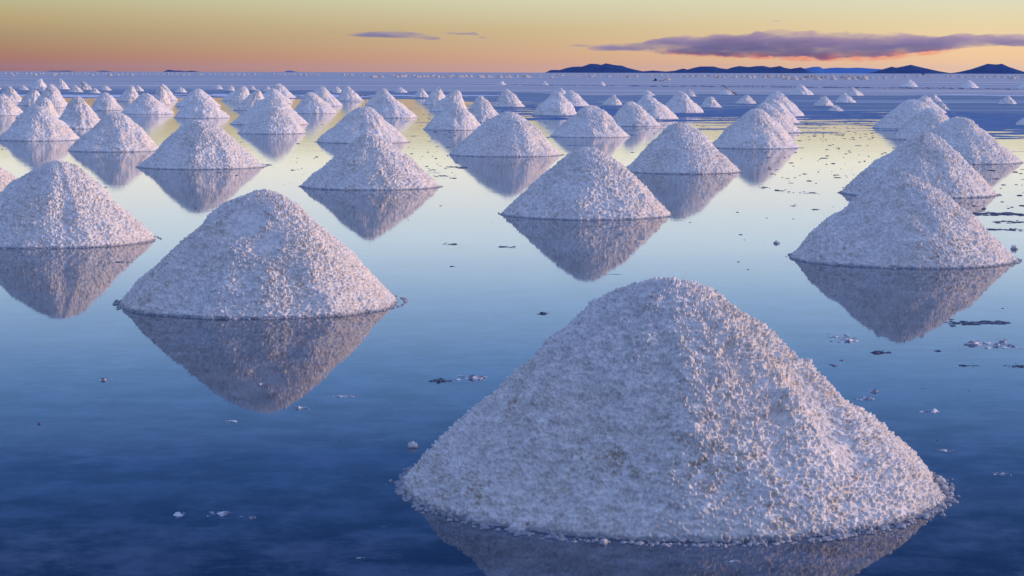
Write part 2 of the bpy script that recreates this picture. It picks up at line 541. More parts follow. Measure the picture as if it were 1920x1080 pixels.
# xl, xr, y of front foot, apex x, apex y, roundness, group, label
PILES = [
 (757, 1761, 1015, 1238, 521, .32, 'A', 'largest closest pile of coarse white salt, filling the lower right of the picture'),
 (225, 758, 597, 490, 356, .30, 'A', 'large white salt pile with broad rounded top, standing alone left of the closest pile'),
 (-92, 291, 466, 102, 302, .24, 'A', 'large salt pile at the left edge, cut by the frame, behind the big round-topped one'),
 (1482, 1902, 503, 1693, 325, .20, 'A', 'large lilac salt pile at the right with two small clods on its flat top'),
 (-196, 44, 364, -90, 248, .25, 'A', 'salt pile almost out of frame at left, only its right foot showing'),
 (936, 1265, 412, 1108, 275, .22, 'A', 'pointed salt pile in the middle, directly behind the closest pile'),
 (563, 828, 356, 690, 246, .20, 'A', 'steep sharp salt pile left of centre overlapping a wider one behind it'),
 (1578, 1868, 372, 1736, 250, .25, 'A', 'salt pile with a dark groove below its top, behind the large right one'),
 (1171, 1392, 326, 1272, 229, .20, 'A', 'pointed salt pile right of centre with a long tongue at its right foot'),
 (842, 1058, 293, 956, 208, .24, 'A', 'mid-sized salt pile between the pointed middle one and the steep one left of centre'),
 (1676, 1914, 309, 1796, 220, .26, 'A', 'round-shouldered salt pile beside the right frame edge, behind the grooved one'),
 (258, 497, 318, 376, 225, .22, 'A', 'salt pile with pinkish peak straight behind the big round-topped one, small tongue at right foot'),
 (590, 769, 268, 684, 198, .22, 'A', 'wide salt pile half hidden behind the steep sharp one left of centre'),
 (1327, 1505, 279, 1416, 203, .24, 'A', 'foremost salt pile of the row of four running back right of centre'),
 (128, 303, 286, 217, 211, .23, 'A', 'wide salt pile left of the pink-peaked one, slope bulging at right shoulder'),
 (-2, 150, 266, 72, 201, .24, 'A', 'salt pile near left edge standing in front of a cluster of overlapping piles'),
 (1028, 1184, 257, 1110, 196, .28, 'A', 'salt pile with a flat sloping top behind the pointed middle one'),
 (1668, 1818, 264, 1742, 203, .22, 'A', 'middle salt pile of the overlapping row at the right, between round shoulder and rear ones'),
 (445, 579, 251, 516, 198, .22, 'A', 'foremost salt pile of the overlapping chain left of centre'),
 (793, 912, 243, 857, 189, .22, 'A', 'foremost salt pile of the small cluster just left of the picture middle'),
 (98, 199, 243, 147, 181, .24, 'A', 'rounded salt pile with pink top, right of the left cluster'),
 (1635, 1790, 243, 1713, 187, .30, 'A', 'broad salt pile at the far left of the overlapping right-hand row'),
 (1374, 1504, 249, 1436, 192, .24, 'A', 'second salt pile from the front in the row of four right of centre'),
 (1137, 1243, 236, 1182, 188, .24, 'A', 'salt pile with flat top just right of the one with sloping top'),
 (1400, 1501, 231, 1448, 186, .25, 'A', 'third salt pile from the front in the row of four right of centre'),
 (431, 581, 234, 511, 179, .22, 'A', 'second salt pile from the front in the overlapping chain left of centre'),
 (862, 946, 228, 902, 178, .30, 'A', 'blunt-topped salt pile at the right of the small middle cluster'),
 (-47, 47, 219, 4, 179, .25, 'A', 'pinkish salt pile cut by the left frame edge, left of the cluster'),
 (1166, 1274, 223, 1214, 176, .18, 'A', 'salt pile with a sharp tip and shoulder, left of the flat-topped tall one'),
 (28, 114, 224, 86, 184, .22, 'A', 'small pink-topped salt pile squeezed between two larger ones at left'),
 (325, 432, 222, 375, 180, .24, 'A', 'grey salt pile with a brighter one peeking over its top, left third'),
 (680, 786, 220, 722, 173, .20, 'A', 'steep salt pile behind the wide one, its twin rising right behind it'),
 (1404, 1510, 218, 1456, 171, .24, 'A', 'rearmost salt pile of the row of four right of centre'),
 (993, 1086, 215, 1044, 170, .24, 'A', 'rounded salt pile in front of a pair, right of the picture middle'),
 (223, 328, 215, 272, 175, .24, 'A', 'wide pale blue salt pile between the left cluster and the grey one'),
 (1236, 1321, 211, 1275, 170, .26, 'A', 'tall salt pile with flat pink top, left of the row of four'),
 (546, 632, 212, 583, 171, .22, 'A', 'flat-peaked pink salt pile right of the overlapping chain'),
 (805, 881, 208, 855, 167, .22, 'A', 'middle salt pile in the small cluster just left of the picture middle'),
 (167, 232, 208, 196, 174, .26, 'A', 'bluish salt pile right of the rounded pink-topped one at left'),
 (436, 506, 207, 484, 168, .24, 'A', 'left rear salt pile of the overlapping chain left of centre'),
 (326, 415, 200, 370, 166, .24, 'A', 'pink-topped salt pile peeking over the grey one in the left third'),
 (60, 131, 203, 95, 159, .20, 'A', 'pointed salt pile, tallest of the left cluster'),
 (922, 986, 199, 950, 165, .22, 'A', 'salt pile by itself behind the blunt-topped one of the middle cluster'),
 (1040, 1107, 198, 1069, 167, .24, 'A', 'right rear salt pile of the pair right of the picture middle'),
 (32, 88, 200, 66, 169, .24, 'A', 'salt pile at the left of the tallest in the left cluster'),
 (1310, 1355, 201, 1330, 180, .26, 'B', 'small salt pile right of the tall flat pink-topped one'),
 (683, 752, 196, 719, 163, .22, 'A', 'salt pile directly behind the steep one, showing only its pink top'),
 (562, 645, 198, 603, 160, .20, 'A', 'pink steep salt pile behind the flat-peaked one'),
 (277, 322, 197, 301, 161, .24, 'A', 'front half of the twin salt piles in the left third'),
 (1128, 1169, 196, 1151, 176, .22, 'B', 'small salt pile between the pair and the sharp-tipped one'),
 (-10, 46, 194, 19, 164, .24, 'A', 'salt pile touching the left edge at the back of the left cluster'),
 (789, 843, 194, 822, 162, .26, 'A', 'broad salt pile at the back left of the small middle cluster'),
 (472, 550, 194, 512, 165, .22, 'A', 'pink salt pile in the middle of the overlapping chain'),
 (217, 267, 191, 246, 160, .24, 'A', 'salt pile behind the wide pale blue one in the left third'),
 (414, 476, 189, 458, 161, .26, 'A', 'salt pile with a rough creased pink top left of the chain'),
 (285, 335, 189, 305, 158, .24, 'A', 'rear half of the twin salt piles in the left third'),
 (627, 685, 188, 650, 160, .20, 'A', 'separate steep salt pile right of the chain, reflected in a short strip of water'),
 (1376, 1420, 194, 1401, 177, .26, 'B', 'small rounded salt pile left of the rearmost of the four'),
 (1522, 1566, 199, 1546, 180, .18, 'B', 'small pointed salt pile right of the row of four, low heap at its foot'),
 (1550, 1582, 209, 1567, 197, .34, 'B', 'low little salt heap right of the row of four'),
 (1561, 1607, 193, 1583, 174, .20, 'B', 'small salt pile behind the little pointed one and its low heap'),
 (1582, 1618, 180, 1598, 164, .24, 'B', 'taller of two joined small salt piles before the pale blue hills'),
 (1594, 1622, 180, 1608, 170, .26, 'B', 'lower of two joined small salt piles in front of the pale blue hills'),
 (1696, 1776, 214, 1730, 182, .20, 'A', 'peaked salt pile rising behind the broad one of the right-hand row'),
 (1712, 1758, 200, 1737, 180, .22, 'B', 'narrow salt pile at the back of the right-hand row'),
 (1736, 1767, 192, 1751, 176, .20, 'B', 'small pointed salt pile, rearmost of the right-hand row'),
 (1752, 1780, 207, 1765, 193, .26, 'B', 'low salt pile at the right rear foot of the right-hand row'),
 (1870, 1908, 197, 1890, 181, .24, 'B', 'small salt pile standing alone near the right frame edge'),
 (1902, 1950, 237, 1926, 220, .26, 'B', 'salt pile cut by the right frame edge above the round-shouldered one'),
 (1477, 1527, 178, 1500, 158, .26, 'B', 'round-topped salt pile on the blue flat below the dark middle hills'),
 (1341, 1381, 177, 1361, 162, .20, 'B', 'small salt pile with a dark pole leaning across it'),
 (1281, 1307, 180, 1292, 166, .20, 'B', 'small pointed salt pile just behind the tall flat pink-topped one'),
 (1199, 1229, 178, 1213, 167, .26, 'B', 'low salt pile behind the sharp-tipped one with a shoulder'),
 (1033, 1071, 179, 1051, 163, .24, 'B', 'salt pile at the very back of the pair right of the picture middle'),
 (773, 805, 181, 792, 164, .20, 'B', 'small pointed salt pile left of the small middle cluster'),
 (736, 765, 172, 749, 160, .24, 'B', 'small salt pile alone on the flat right of the twin steep piles'),
 (495, 556, 183, 521, 157, .24, 'B', 'pale salt pile near the back of the overlapping chain'),
 (505, 542, 170, 523, 154, .20, 'B', 'rearmost salt pile of the overlapping chain'),
 (490, 514, 171, 501, 161, .24, 'B', 'small shaded salt pile at the left rear of the chain'),
 (619, 645, 173, 632, 160, .22, 'B', 'small shaded salt pile behind the separate steep one'),
 (56, 90, 168.5, 75, 148.5, .16, 'B', 'left one of two tall pointed pink salt piles on the flat at upper left'),
 (100, 131, 169, 113, 148.5, .16, 'B', 'right one of two tall pointed pink salt piles on the flat at upper left'),
 (69, 91, 174, 80, 161, .20, 'B', 'small grey salt pile tucked behind the tallest of the left cluster'),
 (126, 157, 174.5, 141, 161.5, .22, 'B', 'small salt pile in front of the rough grey heap at upper left'),
 (141, 173, 170, 155, 153.5, .22, 'G', 'rough grey heap of broken salt slabs at upper left'),
 (167, 190, 176.5, 178, 166.5, .26, 'B', 'low salt pile right of the rough grey heap'),
 (187, 210, 171, 197, 161, .24, 'B', 'little salt pile alone above the bluish one at left'),
 (34, 55, 171, 43, 162, .26, 'B', 'low pink salt pile left of the two tall pointed ones'),
 (-22, 4, 170, -9, 161, .24, 'B', 'little salt pile at the left frame edge, mostly outside'),
 (246, 271, 172, 259, 161, .22, 'B', 'small salt pile behind the one above the wide pale blue pile'),
 (324, 353, 174, 339, 163.5, .26, 'B', 'rough low salt pile right of the twin piles'),
 (397, 419, 167, 409, 158.5, .24, 'B', 'left one of two little salt piles on the flat before the creased one'),
 (421, 442, 170, 434, 160, .24, 'B', 'right one of two little salt piles on the flat before the creased one'),
 (464, 481, 168, 473, 160, .26, 'B', 'little salt pile just behind the creased pink-topped one'),
 (929, 950, 157.5, 940, 149.5, .24, 'B', 'little salt pile alone on the blue flat, above the picture middle'),
 (1012, 1030, 158, 1021, 150, .16, 'B', 'little pointed salt pile alone left of the first dark hill'),
 (1119, 1137, 159, 1128, 151, .16, 'B', 'little pointed salt pile alone in front of the first dark hill'),
 (1685, 1722, 164, 1704, 150, .30, 'B', 'flat-topped salt pile on the pale flat, first of three below the right hills'),
 (1797, 1836, 167, 1816, 152, .30, 'B', 'flat-topped salt pile on the pale flat, second of three below the right hills'),
 (1903, 1946, 168.5, 1924, 154, .30, 'B', 'flat-topped salt pile cut by the right edge, third of three below right hills'),
]
PILE_POS = []
for i, (xl, xr, yf, xa, ya, rd, kd, lab) in enumerate(PILES):
    c, R, H, ax = solve(xl, xr, yf, xa, ya)
    wpx = (xr - xl)
    if wpx > 900: nr, nth, gr = 430, 1800, .017
    elif wpx > 500: nr, nth, gr = 250, 1000, .018
    elif wpx > 350: nr, nth, gr = 190, 800, .021
    elif wpx > 200: nr, nth, gr = 130, 520, .027
    elif wpx > 120: nr, nth, gr = 64, 280, .034
    elif wpx > 60: nr, nth, gr = 38, 160, .045
    else: nr, nth, gr = 20, 80, .075
    mt = M_SALT_GREY if kd == 'G' else M_SALT
    cuts = ()
    if i == 0: cuts = ((.50, -.33, .13, .040), (.56, -.48, .10, .035), (.37, -.36, .035, -.02), (.38, -.46, .035, -.02), (.33, -.55, .04, .03), (.50, .03, .022, -.035), (-.1, -.2, .05, -.012), (.14, -.45, .04, -.015))
    if i == 1: cuts = ((-.05, -.30, .12, .03), (.1, -.5, .1, .02))
    if i == 3: cuts = ((-.2, -.05, .03, -.04), (.17, -.08, .025, -.035))
    if i == 7: cuts = ((-.02, -.12, .035, .07), (-.04, -.20, .035, .06), (.0, -.05, .035, .06))
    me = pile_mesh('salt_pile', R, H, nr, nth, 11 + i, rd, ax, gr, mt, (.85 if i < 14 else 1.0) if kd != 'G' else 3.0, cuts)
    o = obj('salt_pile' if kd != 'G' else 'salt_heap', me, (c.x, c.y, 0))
    tag(o, lab, 'salt pile', GB if kd == 'A' else GF)
    PILE_POS.append((c.x, c.y, R, H))

# ------------------------------------------------------------------ far rows of salt piles
FAR = [
 (0, [(75,165),(155,175),(190,195),(245,170),(385,170),(460,172),(525,190),(600,168),(645,165),(795,190),(830,172),(915,165),(985,165),(1075,165),(1140,160),(1185,160),(1270,160),(1315,160),(1380,185),(1450,160),(1545,160),(1580,160),(1645,185),(1725,180),(1765,180),(1825,165),(1905,160)]),
 (240, [(50,180),(105,160),(205,160),(255,158),(315,160),(410,158),(445,158),(515,158),(600,160),(645,155),(725,158),(820,175),(850,160),(900,165),(1025,158),(1065,165),(1105,162),(1215,155),(1300,158),(1360,150),(1440,160),(1510,150),(1545,165),(1640,160),(1670,150),(1725,165),(1800,150),(1890,155)]),
 (480, [(50,150),(160,150),(235,150),(260,150),(320,155),(360,160),(410,160),(490,150),(540,155),(570,150),(655,158),(725,160),(740,160),(805,150),(850,150),(910,158),(940,155),(1310,158),(1375,155),(1425,160),(1605,162),(1745,188),(1785,185),(1845,180),(1880,185)]),
 (720, [(85,155),(130,165),(185,185),(250,180),(275,160),(295,180),(320,160),(385,162),(440,165),(490,185),(525,185),(580,182),(640,182),(715,175),(740,165),(800,188),(870,185),(930,180),(975,182),(1010,165),(1120,185),(1160,182),(1215,182),(1285,182),(1430,188),(1470,188),(1555,188),(1600,185),(1735,190),(1820,188),(1870,188)]),
 (960, [(65,180),(165,165),(205,188),(250,188),(405,170),(590,190),(615,150),(695,160),(760,155),(735,165),(835,158),(870,155),(915,155),(970,165),(1010,155),(1090,155),(1160,150),(1185,180),(1225,162),(1320,155),(1445,185),(1500,150),(1540,155),(1585,158),(1635,160),(1690,158),(1740,190,'b'),(1770,160),(1810,160),(1855,185),(1870,160),(1120,205,'s')]),
 (1200, [(10,150),(120,150),(155,165),(175,155),(215,158),(230,160),(310,155),(310,170),(395,165),(480,150),(605,155),(590,190,'s'),(665,180),(695,182),(760,180),(775,182),(835,180),(860,185),(890,165,'b'),(905,175),(945,180),(1030,175,'b'),(1065,178),(1120,180),(1180,165),(1175,200,'b'),(1250,200),(1290,170),(1310,180),(1350,165,'b'),(1420,200),(1440,180),(1540,185),(1610,180,'b'),(1630,205),(1690,200),(1710,200),(1790,175,'b'),(1860,200),(1870,180,'b'),(1915,195),(405,232)]),
 (1440, [(5,200,'b'),(45,175),(130,175),(145,205),(210,185,'b'),(205,210),(255,180,'b'),(280,232),(300,180,'b'),(390,235),(510,238),(560,200,'b'),(600,210,'b'),(660,205,'b'),(705,205,'b'),(735,235),(810,215,'b'),(870,215,'b'),(960,190),(975,240),(1120,215,'b'),(1155,210,'b'),(1185,235),(1215,200,'b'),(1290,235),(1360,225,'b'),(1440,240),(1465,215),(1555,220,'s'),(1650,230,'s'),(1750,225),(1885,220)]),
 (1680, [(150,205),(310,195),(340,205),(485,192),(520,208),(690,210,'s'),(755,210),(835,210),(960,212),(1060,215),(1180,215),(1300,218),(1385,218),(1500,218),(1600,220),(1690,220),(1800,222),(1745,242),(1910,222)]),
]
rng = random.Random(4)
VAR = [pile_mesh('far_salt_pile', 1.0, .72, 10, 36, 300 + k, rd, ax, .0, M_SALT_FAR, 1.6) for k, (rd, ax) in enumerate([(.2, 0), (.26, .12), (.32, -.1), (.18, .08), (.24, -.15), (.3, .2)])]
VARB = []
for q in VAR[:3]:
    q2 = q.copy(); q2.materials.clear(); q2.materials.append(M_SALT_BROWN); VARB.append(q2)
far = []
for x0, lst in FAR:
    for e in lst:
        x = x0 + e[0] / 8
        yf = 120 + e[1] / 8
        off = max(yf - hor(x), 2.6)
        far.append((off, x, yf, e[2] if len(e) > 2 else ''))
far.sort(reverse=True)
ZONES = [(0, 130, "below the first thin island"), (130, 300, 'below the second thin island at left'),
         (300, 400, 'below the dark island at left'), (400, 520, 'right of the dark island at left'),
         (520, 640, 'below the faint pale island'), (640, 800, 'below the small grey cloud'), (800, 1000, 'left of the first dark hill'),
         (1000, 1120, "under first dark hill's left half"), (1120, 1250, "under first dark hill's right half"),
         (1250, 1380, "under second dark hill's left half"), (1380, 1500, "under second dark hill's right half"),
         (1500, 1640, 'under the pale blue hills'), (1640, 1780, 'under the third dark hill'), (1780, 1990, 'under the rightmost dark hill')]
n_ind = 300 - len(PILES)
rest_V, rest_F, nv = [], [], 0
for k, (off, x, yf, fl) in enumerate(far):
    g = ground(x, yf)
    D = math.hypot(g.x, g.y)
    hw = .60 * off * rng.uniform(.85, 1.15) * (0.55 if fl == 's' else 1)
    R = hw / F * D * 1.08
    Rz = R * rng.uniform(.72, .92) / .72 * .95
    me = rng.choice(VARB if fl == 'b' else VAR)
    rz = rng.uniform(-.5, .5)
    if k < n_ind:
        o = obj('salt_pile', me, (g.x, g.y, -.02))
        o.scale = (R, R, Rz)
        o.rotation_euler = (0, 0, rz)
        zn = [z for z in ZONES if z[0] <= x < z[1] or (z[0] == 0 and x < 0)][0][2]
        if fl == 'b':
            tag(o, 'tiny brownish salt pile, far row ' + zn, 'salt pile', 'brownish far salt piles ' + zn)
        elif off > 10 :
            tag(o, 'tiny white salt pile, front of far row ' + zn, 'salt pile', 'front white far salt piles ' + zn)
        else:
            tag(o, 'minute salt pile, back of far row ' + zn, 'salt pile', 'rear white far salt piles ' + zn)
    else:
        co = np.zeros(len(me.vertices) * 3); me.vertices.foreach_get('co', co)
        co = co.reshape(-1, 3) * np.array([R, R, Rz]) + np.array([g.x, g.y, -.02])
        idx = np.zeros(len(me.loops), dtype=np.int32); me.loops.foreach_get('vertex_index', idx)
        rest_V.append(co); rest_F.append(idx.reshape(-1, 4) + nv); nv += len(co)
if rest_V:
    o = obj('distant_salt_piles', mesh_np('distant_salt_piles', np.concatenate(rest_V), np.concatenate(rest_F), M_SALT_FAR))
    tag(o, 'farthest speck-sized salt piles along the horizon', 'salt piles', kind='stuff')

# ------------------------------------------------------------------ pole leaning on a pile
def tube(p0, p1, r0, r1, n=10, segs=4):
    p0, p1 = Vector(p0), Vector(p1)
    d = (p1 - p0).normalized()
    a = d.orthogonal().normalized(); b2 = d.cross(a)
    V, Fc = [], []
    for j in range(segs + 1):
        f = j / segs
        c0 = p0.lerp(p1, f); r = r0 + (r1 - r0) * f
        for i in range(n):
            t_ = 2 * math.pi * i / n
            V.append(tuple(c0 + a * (r * math.cos(t_)) + b2 * (r * math.sin(t_))))
    for j in range(segs):
        for i in range(n):
            Fc.append((j * n + i, j * n + (i + 1) % n, (j + 1) * n + (i + 1) % n, (j + 1) * n + i))
    k = len(V)
    for base, c0 in ((0, p0), (segs * n, p1)):
        V.append(tuple(c0))
        ci = len(V) - 1
        for i in range(0, n, 2):
            Fc.append((ci, base + i, base + i + 1, base + (i + 2) % n))
    return V, Fc


def simple_mat(name, c1, c2, scale, rough=.7):
    m, t, b = new_mat(name)
    g = N(t, 'ShaderNodeTexCoord').outputs['Object']
    t.links.new(mixc(t, mapr(t, noise(t, g, scale, 4), .4, .6), c1, c2), b.inputs['Base Color'])
    b.inputs['Roughness'].default_value = rough
    return m


M_WOOD = simple_mat('dark_wood', (.03, .022, .018), (.06, .045, .035), 9)
M_STEEL = simple_mat('dull_steel', (.05, .05, .055), (.10, .10, .11), 20, .5)
M_CLOTH = simple_mat('dark_cloth', (.015, .015, .02), (.04, .04, .05), 5)
M_CAR = simple_mat('dark_car_paint', (.02, .02, .025), (.03, .03, .035), 3, .35)
M_TYRE = simple_mat('tyre_rubber', (.015, .015, .015), (.025, .025, .025), 8)
M_GLASS = simple_mat('dark_window_glass', (.02, .025, .03), (.025, .03, .04), 1, .1)

pc = PILES[[p[7].startswith('small salt pile with a dark pole') for p in PILES].index(True)]
cpile, Rp, Hp, _ = solve(*pc[:5])


def at_dist(x, y, D):
    d = ray(x, fixy(x, y)); t_ = D / math.hypot(d.x, d.y)
    return Vector((d.x * t_, d.y * t_, CAM_H + d.z * t_))


D0 = cpile.length - Rp * .45
top = at_dist(1356, 159.2, D0 + Rp * .35); bot = at_dist(1380.5, 177, D0)
bot.z = max(bot.z, .02)
root = bpy.data.objects.new('pole', None); C.objects.link(root); root.location = bot
tag(root, 'long dark pole with a flat blade leaning across a small salt pile', 'pole')
V, Fc = tube((0, 0, 0), top - bot, .035, .03)
obj('shaft', mesh_np('shaft', V, Fc, M_WOOD), (0, 0, 0), root)
dr = (top - bot).normalized(); sd_ = dr.cross(Vector((0, 0, 1))).normalized(); up = sd_.cross(dr)
V = []
for a_, wd in ((-.02, .05), (.08, .12), (.28, .13), (.36, .06)):
    for s_ in (-1, 1):
        for h_ in (-.012, .012):
            V.append(tuple(dr * a_ + sd_ * (wd * s_) + up * (h_ + .05)))
Fc = []
for j in range(3):
    k = j * 4
    Fc += [(k, k + 2, k + 6, k + 4), (k + 1, k + 5, k + 7, k + 3), (k, k + 4, k + 5, k + 1), (k + 2, k + 3, k + 7, k + 6)]
Fc += [(0, 1, 3, 2), (12, 14, 15, 13)]
obj('blade', mesh_np('blade', V, Fc, M_STEEL, False), (0, 0, 0), root)

# ------------------------------------------------------------------ lumps, crusts
def blob(R, H, seed, n=20, m_=9, flat=1.0, asp=1.0, rough=.35):
    """irregular low lump, base at z=-0.01"""
    u = np.linspace(0, 1, m_ + 1)[1:]
    th = np.linspace(0, 2 * math.pi, n, endpoint=False)
    U, T = np.meshgrid(u, th, indexing='ij'); U, T = U.ravel(), T.ravel()
    ct, st = np.cos(T), np.sin(T)
    rim = 1 + rough * vnoise(np.stack([ct * 1.4, st * 1.4, np.full_like(ct, seed * 1.3)], 1), 3) + rough * .6 * vnoise(np.stack([ct * 4, st * 4, np.full_like(ct, seed * 2.3)], 1), 4)
    x, y = U * rim * R * ct, U * rim * R * asp * st
    z = H * np.clip(1 - U ** 2.2, 0, 1) ** .5
    z *= 1 + .35 * vnoise(np.stack([x / R * 3 + seed, y / R * 3, z * 0], 1), 5) + .2 * vnoise(np.stack([x / R * 8 + seed, y / R * 8, z * 0], 1), 6)
    z -= .003
    V = np.concatenate([np.stack([x, y, z], 1), [[0, 0, float(z[:n].mean())]]])
    i0 = np.arange(n); i1 = (i0 + 1) % n
    fs = [np.stack([k * n + i0, (k + 1) * n + i0, (k + 1) * n + i1, k * n + i1], 1) for k in range(m_ - 1)]
    e = np.arange(0, n, 2)
    fs.append(np.stack([np.full_like(e, m_ * n), e, (e + 1) % n, (e + 2) % n], 1))
    return V, np.concatenate(fs)


def crust(x, y, wpx, hpx, label, mat, seed, z_h=.03, name='salt_crust', cat='salt crust', pieces=None):
    """floating plate of broken crust: several low plates in one crumbled mass"""
    g = ground(x, y); D = math.hypot(g.x, g.y)
    Wm = wpx / F * D; Dm = max(hpx / F * D * D / CAM_H * .8, Wm * .25)
    Vs, Fs, k = [], [], 0
    rg = random.Random(seed)
    n = pieces or max(4, int(wpx / 2.2))
    big_i = rg.randrange(n)
    for i in range(n):
        f = i / (n - 1) - .5
        main = abs(i - big_i) <= max(1, n // 6)
        r = Wm * (.80 / n ** .5) * (rg.uniform(.7, 1.1) if main else rg.uniform(.25, .7))
        ox = f * Wm * .85; oy = rg.gauss(0, .45) * Dm * (.4 if main else 1)
        v, fc = blob(r, min(z_h * .5, r * .5) * rg.uniform(.6, 1.2) * (1.5 if i == big_i else .8), seed * 7 + i, 16, 5, asp=rg.uniform(.6, 1.5), rough=.55)
        v[:, 0] += ox; v[:, 1] += oy
        Vs.append(v); Fs.append(fc + k); k += len(v)
    me = mesh_np(name, np.concatenate(Vs), np.concatenate(Fs), mat)
    o = obj(name, me, (g.x, g.y, 0))
    return tag(o, label, cat, 'pieces of salt crust floating on the water')


CR = [
 (884, 708, 62, 8, 'white-topped crumbled salt crust floating left of the closest pile', M_CRUST, .045),
 (828, 714, 44, 5, 'dark crumbled crust floating left of the closest pile, beside the white-topped piece', M_DCRUST, .03),
 (1018, 588, 24, 4, 'small dark lens-shaped crust above the left slope of the closest pile', M_DCRUST, .02),
 (843, 458, 26, 3, 'thin crust sliver right of the steep sharp pile reflection', M_DCRUST, .015),
 (952, 463, 32, 4, 'crust sliver near the left of the middle pile reflection', M_DCRUST, .015),
 (850, 500, 9, 2, 'tiny dark crust speck below the thin sliver', M_DCRUST, .015),
 (1580, 637, 60, 14, 'broad crumbly crust patch left of the large right pile reflection tip', M_CRUST, .03),
 (1860, 646, 92, 11, 'largest dark crust plate near the right edge, below the large right pile', M_CRUST, .03),
 (1830, 605, 130, 6, 'long broken crust streak across the large right pile reflection', M_DCRUST, .02),
 (1650, 661, 44, 4, 'narrow crust pieces right of the broad crumbly patch', M_DCRUST, .02),
 (1757, 658, 18, 3, 'small crust chip left of the largest dark plate', M_DCRUST, .02),
 (1560, 685, 26, 5, 'small grey crust beside the right slope of the closest pile', M_CRUST, .02),
 (1576, 676, 14, 4, 'tiny grey crust just above the one beside the closest slope', M_CRUST, .02),
 (1636, 735, 26, 8, 'fluffy pale crust right of the closest pile slope', M_CRUST, .045),
 (1616, 747, 40, 7, 'flat crust sheet below the fluffy pale one', M_CRUST, .02),
 (1742, 772, 38, 5, 'pale thin crust further right of the closest pile slope', M_CRUST, .02),
 (1778, 845, 34, 4, 'thin crust above the right foot of the closest pile', M_CRUST, .02),
 (1880, 889, 34, 6, 'thin pale crust near the right edge, low in the picture', M_CRUST, .02),
 (1900, 686, 36, 4, 'crust piece at the right edge below the largest dark plate', M_DCRUST, .02),
 (1820, 686, 40, 2, 'hair-thin crust line left of the right edge piece', M_DCRUST, .012),
 (202, 713, 26, 6, 'small white crust in the lower left water', M_CRUST, .03),
 (487, 720, 22, 5, 'small white crust in the tip of the big round-topped pile reflection', M_CRUST, .03),
 (570, 765, 30, 6, 'white crust just below the big round-topped pile reflection', M_CRUST, .03),
 (645, 743, 50, 3, 'thin faint crust line right of the big reflection tip', M_CRUST, .012),
 (432, 790, 30, 3, 'faint crust line below the big reflection tip', M_CRUST, .012),
 (410, 962, 40, 10, 'brightest white crust clod in the lower left water', M_CRUST, .05),
 (338, 966, 34, 6, 'pale crust bits left of the brightest clod', M_CRUST, .02),
 (463, 970, 30, 6, 'pale crust bits right of the brightest clod', M_CRUST, .015),
 (722, 987, 14, 4, 'tiny pale crust speck left below the closest pile', M_CRUST, .02),
 (676, 1046, 14, 4, 'tiny pale crust dash at the bottom of the picture', M_CRUST, .015),
 (1085, 1008, 16, 4, 'pale crust lump just off the front foot of the closest pile', M_CRUST, .03),
 (1372, 1052, 26, 5, 'pale crust under water in the closest pile reflection', M_CRUST, .02),
 (235, 491, 34, 4, 'dark crust sliver in the left edge pile reflection', M_DCRUST, .012),
 (1872, 402, 110, 6, 'long dark crust bank right of the large right pile', M_DCRUST, .03),
 (1890, 417, 60, 4, 'shorter dark crust bank just below the long one at right', M_DCRUST, .02),
 (1882, 431, 70, 4, 'dark crust strip, lowest of three at the right edge', M_DCRUST, .02),
 (1470, 358, 26, 5, 'dark crust piece left of the grooved pile', M_DCRUST, .02),
 (1434, 352, 18, 3, 'small dark crust left of the larger dark piece before the grooved pile', M_DCRUST, .02),
 (1515, 362, 36, 3, 'thin dark strip between the dark piece and the grooved pile', M_DCRUST, .015),
 (1492, 386, 18, 3, 'small dark crust speck above the round clod', M_DCRUST, .015),
 (1530, 393, 18, 3, 'small dark crust speck left of the large right pile', M_DCRUST, .015),
 (293, 300, 0, 0, '', None, 0),
 (550, 319, 10, 3, 'dark crust speck left of the steep sharp pile', M_DCRUST, .02),
 (812, 318, 16, 3, 'dark crust speck just right of the steep sharp pile', M_DCRUST, .02),
 (855, 313, 46, 3, 'dark crust strip at the left foot of the mid-sized pile', M_DCRUST, .02),
 (826, 329, 30, 3, 'dark crust strip right of the steep sharp pile foot', M_DCRUST, .015),
 (497, 309, 22, 4, 'crust crumbs at the right foot of the pink-peaked pile', M_CRUST, .03),
]
CR = [c_ for c_ in CR if c_[2] > 0]
for i, (x, y, wp, hp, lab, mt, zh) in enumerate(CR):
    crust(x, y, wp, hp, lab, mt, 50 + i, zh)
# round clods
for (x, y, wp, lab, sd2) in ((1456, 456, 11, 'round salt clod alone in the water left of the large right pile', 3), (1902, 467, 15, 'round salt clod just right of the large right pile foot', 5),
                        (774, 838, 20, 'pale salt clod at the left foot of the closest pile', 8), (970, 996, 34, 'white salt clod broken off the front foot of the closest pile', 9),
                        (1763, 905, 22, 'salt clod at the right tip of the closest pile', 12), (74, 795, 8, 'tiny dark clod in the lower left water', 14)):
    g = ground(x, y); D = math.hypot(g.x, g.y); r = wp / 2 / F * D
    v, fc = blob(r, r * .9, sd2, 28, 12, rough=.35)
    tag(obj('salt_clod', mesh_np('salt_clod', v, fc, M_SALT if sd2 != 14 else M_DCRUST), (g.x, g.y, 0)), lab, 'salt clod', 'salt clods in the water')

